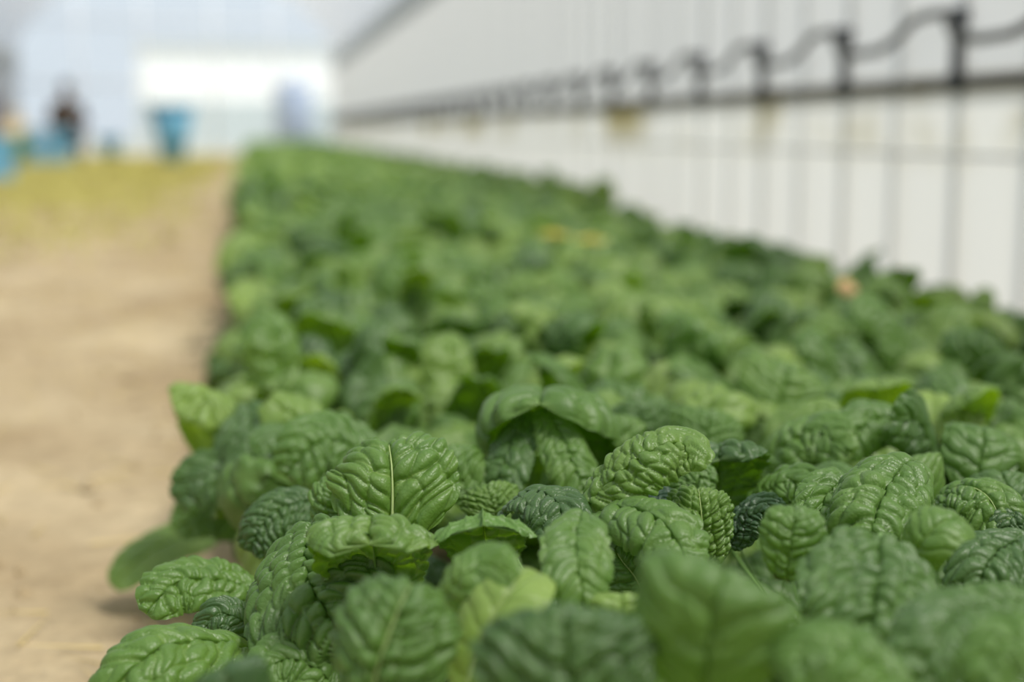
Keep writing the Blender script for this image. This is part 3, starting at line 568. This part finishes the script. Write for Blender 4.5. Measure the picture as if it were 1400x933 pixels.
# everything further down the bed: one mass of plants
VV, QQ, AV, AT = [], [], [], []; nvt = 0
extra = [(1.20 + random.Random(k).uniform(-.03, .03), 5.0 + k * .16) for k in range(136)]
for x, y in [(centre(i, j)[0], y) for y, i, j in cells[300:]] + extra:
    r = random.Random(int(y * 1000) + int(x * 77))
    sc = 1.12 + r.uniform(-.08, .12)
    for k, a, s, tx, ty in rosette(r)[2:]:
        _m, _r, pos, q, at = r.choice(LIB[k, 2])
        R = np.array(Matrix.Rotation(a, 3, 'Z') @ Matrix.Rotation(ty, 3, 'Y') @ Matrix.Rotation(tx, 3, 'X')) * (s * sc)
        VV.append(pos @ R.T + np.array([x, y, 0])); QQ.append(q + nvt); nvt += len(pos)
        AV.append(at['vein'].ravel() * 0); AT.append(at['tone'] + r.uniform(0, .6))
far = link('leafy_green_plants', np_mesh('leafy_green_plants', np.vstack(VV), np.vstack(QQ), True, dict(vein=np.concatenate(AV), tone=np.concatenate(AT), vary=np.zeros(nvt))), None, [M_leaf])
tag(far, 'mass of blurred green plants at the distant end of the bed', 'plants', kind='stuff')

# two yellow blossoms and one withered leaf among the blurred plants
M_yel = plain('yellow_petal', srgb(222, 210, 110), 0.6); M_pink = plain('withered_peach_leaf', srgb(214, 178, 130), 0.7)
def nearest(p): return min(plants.values(), key=lambda o: (o.location.x - p[0]) ** 2 + (o.location.y - p[1]) ** 2)
def blossom(p, side):
    root = nearest(p); q = [(p[k] - root.location[k]) / root.scale[0] for k in range(3)]
    st = MB().tube([(0.004, 0, .02), (q[0] * .6, q[1] * .6, q[2] * .6), tuple(q)], [.0025, .002, .0015], 6).build('flower_stalk', M_stalk, root, True)
    mb = MB()
    for h in range(5):
        ox, oy, oz = [(0, 0, .006), (.016, 0, 0), (-.015, .004, .002), (.002, .014, -.002), (.0, -.014, .0)][h]
        for k in range(4):
            a = k * PI / 2 + h * .5; c, s = math.cos(a), math.sin(a); b = (q[0] + ox, q[1] + oy, q[2] + oz)
            loop = [(0, 0, 0), (.007, .006, .004), (.015, .008, .006), (.019, 0, .005), (.015, -.008, .006), (.007, -.006, .004)]
            top = [(b[0] + c * X - s * Y, b[1] + s * X + c * Y, b[2] + Z) for X, Y, Z in loop]
            bot = [(X, Y, Z - .0012) for X, Y, Z in top]
            mb.add(top + bot, [tuple(range(6)), tuple(reversed(range(6, 12)))] + [(i, i + 6, (i + 1) % 6 + 6, (i + 1) % 6) for i in range(6)])
    o = mb.build('flower', M_yel, root); o['label'] = 'small yellow blossom, %s of the two' % side
blossom((0.541, 2.5445, 0.2401), 'left')
blossom((0.6081, 2.5323, 0.2401), 'right')
wp = (0.8721, 1.9666, 0.2147)
root = nearest(wp); sc = root.scale[0]; lq = [(wp[k] - root.location[k]) / sc for k in range(3)]
pos, q, at, P, Nn = blade([(lq[0] + .015, lq[1] + .01, lq[2] - .02), (lq[0], lq[1], lq[2]), (lq[0] - .012, lq[1] - .012, lq[2] + .006), (lq[0] - .024, lq[1] - .02, lq[2] - .004)], .034, (0, -.5, .8), nu=14, nv=18, seed=5)
o = link('withered_leaf', np_mesh('withered_leaf', pos, q, True), root, [M_pink]); o['label'] = 'small withered peach coloured leaf'
link('midrib', rib_mesh('midrib', P, Nn, (0.004, 0, .012), .0014), o, [M_stalk])


# ------------------------------------------------------------------ straw, clods and weeds on the soil
r = np.random.default_rng(11)
def scatter_blades(n, xr, yr, ln, wd, up, seed):
    g = np.random.default_rng(seed)
    x = g.uniform(*xr, n); y = yr[0] + (yr[1] - yr[0]) * g.random(n); a = g.uniform(0, 2 * PI, n); l = g.uniform(*ln, n); z0 = soil_height(x, y) - .010
    e = g.uniform(*up, n)
    dx, dy, dz = np.cos(a) * np.cos(e) * l, np.sin(a) * np.cos(e) * l, np.sin(e) * l
    px, py = -np.sin(a) * wd, np.cos(a) * wd
    p0 = np.stack([x - px, y - py, z0], 1); p1 = np.stack([x + px, y + py, z0], 1); p2 = np.stack([x, y, z0 + wd * 1.2], 1); p3 = np.stack([x + dx, y + dy, z0 + dz + .002], 1)
    v = np.stack([p0, p1, p2, p3], 1).reshape(-1, 3); b = np.arange(n)[:, None] * 4
    t = np.concatenate([b + [0, 3, 2], b + [2, 3, 1], b + [1, 3, 0]])
    return v, t
v, t = scatter_blades(2600, (-2.6, .02), (.9, 8.0), (.03, .12), .0016, (0, .12), 3)
tag(link('straw_litter', np_mesh('straw_litter', v, [], False, None, t), None, [M_straw]), 'scattered dry straw on the bare soil path', 'straw', kind='stuff')
v, t = scatter_blades(36000, (-4.1, -.2), (4.6, 24.0), (.03, .10), .007, (.3, 1.3), 5)
keep = np.ones(len(v) // 4, bool); xx = v[::4, 0]; yy = v[::4, 1]
g = np.random.default_rng(8); keep = g.random(len(xx)) < np.clip((yy - 4.4) / 4.5, .05, 1) * np.clip((-.2 - xx) / .5, 0.05, 1) * (0.45 + 0.55 * (np.sin(xx * 3.1 + yy) * np.sin(yy * 1.7 - xx) > -.2))
ids = np.nonzero(keep)[0]; v = v.reshape(-1, 4, 3)[ids].reshape(-1, 3); b = np.arange(len(ids))[:, None] * 4
t = np.concatenate([b + [0, 3, 2], b + [2, 3, 1], b + [1, 3, 0]])
tag(link('dry_weeds', np_mesh('dry_weeds', v, [], False, None, t), None, [M_weed]), 'yellow green low weeds covering the far part of the soil', 'weeds', kind='stuff')
n = 1500; g = np.random.default_rng(21)
c = np.stack([g.uniform(-2.2, .0, n), .7 + 6.5 * g.random(n) ** 1.3, np.zeros(n)], 1); c[:, 2] = soil_height(c[:, 0], c[:, 1]) - .010
oc = np.array([(1, 0, 0), (-1, 0, 0), (0, 1, 0), (0, -1, 0), (0, 0, 1), (0, 0, -1)], float)
sz = g.uniform(.003, .013, n) * g.uniform(.4, 1, n)
v = (c[:, None] + oc[None] * sz[:, None, None] * g.uniform(.6, 1.4, (n, 6, 1))).reshape(-1, 3)
tt = np.array([(0, 2, 4), (2, 1, 4), (1, 3, 4), (3, 0, 4), (2, 0, 5), (1, 2, 5), (3, 1, 5), (0, 3, 5)])
t = (np.arange(n)[:, None, None] * 6 + tt).reshape(-1, 3)
tag(link('soil_clods', np_mesh('soil_clods', v, [], False, None, t), None, [M_soil]), 'small dry clods of soil along the path', 'soil', kind='stuff')

# ------------------------------------------------------------------ blue tubs and crates at the far left
def tub(loc, h, r0, r1, label, mat, name='tapered_tub', cat='tub'):
    root = empty(name, loc); tag(root, label, cat)
    MB().lathe([(0.001, 0), (r0, 0), (r0 * .5 + r1 * .5, h * .5), (r1, h), (r1 - .012, h), (r0 - .01, .02), (0.001, .02)], 28).build('body', mat, root, True)
    MB().lathe([(r1 - .012, h - .005), (r1 + .025, h - .005), (r1 + .025, h + .02), (r1 - .012, h + .02), (r1 - .012, h - .005)], 28).build('rim', mat, root)
    for s in (-1, 1):
        MB().tube([(s * (r1 + .005), -.07, h - .06), (s * (r1 + .05), -.05, h - .08), (s * (r1 + .05), .05, h - .08), (s * (r1 + .005), .07, h - .06)], .010, 8).build('handle', mat, root, True)
    return root
tub((-1.02, 19.6, 0), .74, .14, .30, 'tall tapered blue plastic tub standing alone at the far end of the path', M_blue)
tub((-2.42, 26.0, 0), .30, .13, .20, 'small low blue tub on the weeds between crates and tall tub', M_blue2)

def crate(loc, w, d, h, rz, label, mat):
    root = empty('harvest_crate', loc, rz); tag(root, label, 'crate', 'blue harvest crates')
    t = .018
    MB().box((-w / 2, -d / 2, 0), (w / 2, d / 2, .02)).build('floor_panel', mat, root)
    for sgn in (-1, 1):
        for k in range(3):
            z0 = .02 + k * (h - .02) / 3
            MB().box((-w / 2, sgn * (d / 2 - t / 2) - t / 2, z0), (w / 2, sgn * (d / 2 - t / 2) + t / 2, z0 + (h - .02) / 3 - .018)).build('side_slat', mat, root)
            MB().box((sgn * (w / 2 - t / 2) - t / 2, -d / 2, z0), (sgn * (w / 2 - t / 2) + t / 2, d / 2, z0 + (h - .02) / 3 - .018)).build('end_slat', mat, root)
        for s2 in (-1, 1):
            x, y = sgn * (w / 2 - .015), s2 * (d / 2 - .015)
            MB().box((x - .022, y - .022, 0), (x + .022, y + .022, h)).build('corner_post', mat, root)
    MB().box((-w / 2 - .01, -d / 2 - .01, h - .015), (w / 2 + .01, -d / 2 + .012, h + .015)).box((-w / 2 - .01, d / 2 - .012, h - .015), (w / 2 + .01, d / 2 + .01, h + .015)).box((-w / 2 - .01, -d / 2, h - .015), (-w / 2 + .012, d / 2, h + .015)).box((w / 2 - .012, -d / 2, h - .015), (w / 2 + .01, d / 2, h + .015)).build('rim', mat, root)
    return root
crate((-2.60, 19.4, 0), .58, .40, .24, .12, 'blue slatted crate on the ground in front of the crouching person, lower of the two', M_blue)
crate((-2.57, 19.4, .262), .58, .40, .17, .05, 'blue slatted crate stacked on another before the crouching person', M_blue2)
crate((-2.36, 13.0, 0), .60, .42, .36, .3, 'blue slatted crate cut by the left edge of the picture', M_blue)

# grey-violet bin and beige sack at the far left edge
M_bin = plain('grey_violet_plastic', srgb(128, 124, 140), .6); M_sack = plain('beige_sack_cloth', srgb(200, 182, 146), .9)
M_tie = plain('brown_string', srgb(120, 92, 60), .9)
root = empty('storage_bin', (-3.62, 20.6, 0)); tag(root, 'grey violet storage bin with flat lid at the far left wall', 'bin')
MB().box((-.24, -.22, 0), (.24, .22, .84), .86).build('body', M_bin, root)
MB().box((-.27, -.25, .84), (.27, .25, .90)).build('lid', M_bin, root)
MB().box((-.06, -.29, .80), (.06, -.25, .84)).build('handle', M_bin, root)
root = empty('beige_sack', (-3.12, 20.2, 0)); tag(root, 'plump beige cloth sack standing left of the crouching person', 'sack')
MB().lathe([(.001, 0), (.20, .01), (.25, .10), (.25, .32), (.19, .50), (.08, .58), (.07, .61), (.12, .68), (.10, .70), (.001, .66)], 20).build('body', M_sack, root, True)
MB().lathe([(.078, .575), (.092, .59), (.092, .605), (.078, .62)], 20).build('tie', M_tie, root, True)
# heap of harvested greens: separate plants laid beside the crates
for k, (x, y, a) in enumerate(((-3.05, 18.6, .2), (-2.85, 18.2, 1.3), (-3.30, 18.3, 2.2), (-3.05, 17.8, 3.0), (-2.92, 18.7, 4.0))):
    root = empty('leafy_green_plant', (x, y, 0), a); root.scale = (1.7, 1.7, 1.7)
    tag(root, 'dark green harvested plant set down left of the stacked blue crates', 'plant', 'harvested greens beside the crates')
    grow(root, random.Random(k + 900), 1)

# ------------------------------------------------------------------ crouching worker
M_jacket = plain('dark_brown_jacket', srgb(70, 58, 48), .9); M_skin = plain('skin', srgb(198, 150, 122), .6); M_hair = plain('black_hair', srgb(30, 26, 24), .6)
M_trous = plain('grey_work_trousers', srgb(120, 116, 112), .9); M_boot = plain('dark_boots', srgb(40, 40, 42), .6)
def skinned(name, verts, edges, radii, mat, parent, sub=2, rootv=0):
    me = bpy.data.meshes.new(name); me.from_pydata(verts, edges, []); me.update()
    o = link(name, me, parent, [mat])
    md = o.modifiers.new('skin', 'SKIN'); md.use_smooth_shade = True
    for i, rr in enumerate(radii):
        s = me.skin_vertices[0].data[i]; s.radius = (rr, rr) if not hasattr(rr, '__len__') else rr; s.use_root = (i == rootv)
    o.modifiers.new('subdivision', 'SUBSURF').levels = sub; o.modifiers['subdivision'].render_levels = sub
    return o
person = empty('person', (-2.46, 20.35, 0), PI); tag(person, 'person in dark brown jacket crouching behind the stacked blue crates, seen from behind', 'person')
bv = [(0, .10, .30), (0, .04, .46), (0, -.03, .64), (0, -.07, .76), (0, -.10, .84), (0, -.13, .92),
      (.17, -.06, .73), (.23, -.20, .55), (.15, -.36, .50), (-.17, -.06, .73), (-.23, -.20, .55), (-.15, -.36, .50),
      (.11, .10, .28), (.17, -.26, .42), (.14, -.06, .10), (.14, -.20, .045), (-.11, .10, .28), (-.17, -.26, .42), (-.14, -.06, .10), (-.14, -.20, .045)]
be = [(0, 1), (1, 2), (2, 3), (3, 4), (4, 5), (3, 6), (6, 7), (7, 8), (3, 9), (9, 10), (10, 11), (0, 12), (12, 13), (13, 14), (14, 15), (0, 16), (16, 17), (17, 18), (18, 19)]
br = [.15, .15, .16, .13, .06, .055, .075, .052, .034, .075, .052, .034, .11, .075, .05, .045, .11, .075, .05, .045]
body = skinned('body', bv, be, br, M_jacket, person)
head = MB()
hv = [(.066 * math.sin(t) * math.cos(p) * (1.0 if math.cos(t) > -.2 else .86), -.15 + .088 * math.sin(t) * math.sin(p), .985 + .115 * math.cos(t)) for t in np.linspace(.02, PI - .02, 14) for p in np.linspace(0, 2 * PI, 20, endpoint=False)]
head.add(hv, [(i * 20 + k, (i + 1) * 20 + k, (i + 1) * 20 + (k + 1) % 20, i * 20 + (k + 1) % 20) for i in range(13) for k in range(20)])
head.add([(-.014, -.23, .96), (.014, -.23, .96), (0, -.258, .965), (0, -.232, 1.005)], [(0, 1, 2), (1, 3, 2), (3, 0, 2)])
hd = head.build('head', M_skin, person, True)
for s in (-1, 1):
    MB().lathe([(.001, -.011), (.009, -.006), (.011, 0), (.009, .006), (.001, .011)], 10, (s * .026, -.226, 1.0)).build('eye', M_boot, hd, True)
    MB().lathe([(.001, -.03), (.012, -.02), (.015, 0), (.012, .02), (.001, .03)], 10, (s * .068, -.145, .985)).build('ear', M_skin, hd, True)
MB().box((-.022, -.234, .925), (.022, -.222, .932)).build('mouth', M_jacket, hd)
hairv = [(.078 * math.sin(t) * math.cos(p), -.135 + .098 * math.sin(t) * math.sin(p), .995 + .120 * math.cos(t)) for t in np.linspace(.02, 1.75, 10) for p in np.linspace(-.35, PI + .35, 20)]
hairv = [(x, max(y, -.205), z) for x, y, z in hairv]
MB().add(hairv, [(i * 20 + k, (i + 1) * 20 + k, (i + 1) * 20 + k + 1, i * 20 + k + 1) for i in range(9) for k in range(19)]).build('hair', M_hair, person, True)
for s in (-1, 1):
    hb = (s * .15, -.36, .50)
    hv = [hb, (s * .145, -.42, .48)]; he = [(0, 1)]; hr = [.030, .032]
    for k, (dx, ln) in enumerate(((-.024, .062), (-.008, .072), (.009, .068), (.025, .055))):
        b0 = len(hv); hv += [(s * .145 + dx, -.445, .475), (s * .145 + dx, -.445 - ln * .5, .465), (s * .145 + dx, -.445 - ln * .8, .44)]
        he += [(1, b0), (b0, b0 + 1), (b0 + 1, b0 + 2)]; hr += [.010, .009, .008]
    b0 = len(hv); hv += [(s * .145 - s * .045, -.42, .475), (s * .145 - s * .055, -.455, .465)]; he += [(0, b0), (b0, b0 + 1)]; hr += [.011, .009]
    skinned('hand', hv, he, hr, M_skin, person, 1)
    skinned('boot', [(s * .14, -.05, .10), (s * .14, -.10, .05), (s * .14, -.24, .042)], [(0, 1), (1, 2)], [.056, .05, .042], M_boot, person, 1)

# ------------------------------------------------------------------ outside, seen through the far film
M_white = plain('white_building_wall', (.88, .88, .87, 1), .7, noise=.02); M_grey = plain('pale_grey_plinth', (.42, .48, .49, 1), .8, noise=.05)
M_win = plain('grey_window_glass', (.55, .58, .60, 1), .2); M_tank = plain('pale_blue_grey_tank', srgb(140, 156, 186), .5, noise=.03)
M_ground = plain('outdoor_ground', (.34, .34, .27, 1), .95, noise=.2, scale=2)
og = MB().box((-30, 28.3, -.15), (30, 90, -.05)).build('ground_outside', M_ground); tag(og, 'pale ground outside the far end wall', kind='structure')
root = empty('white_building', (0.3, 42, -.05)); tag(root, 'white low building seen through the far end film', 'building')
MB().box((-3.4, 0, 1.3), (4.2, 6, 2.92)).build('wall', M_white, root)
MB().box((-3.45, -.03, 0), (4.25, 6.02, 1.3)).build('plinth', M_grey, root)
MB().add([(-3.6, -.2, 2.92), (4.4, -.2, 2.92), (4.4, 6.2, 2.92), (-3.6, 6.2, 2.92), (-3.6, 3, 3.05), (4.4, 3, 3.05)], [(0, 1, 5, 4), (2, 3, 4, 5), (0, 4, 3), (1, 2, 5), (3, 2, 1, 0)]).build('roof', M_white, root)
root = empty('storage_tank', (0.86, 29.2, -.05)); tag(root, 'pale blue grey upright tank behind the end film, beyond the bed', 'tank')
MB().lathe([(.001, 0), (.38, 0), (.38, 1.28), (.34, 1.40), (.12, 1.48), (.001, 1.48)], 28).build('body', M_tank, root, True)
MB().lathe([(.12, 1.46), (.13, 1.46), (.13, 1.53), (.001, 1.53)], 20).build('cap', M_tank, root, True)
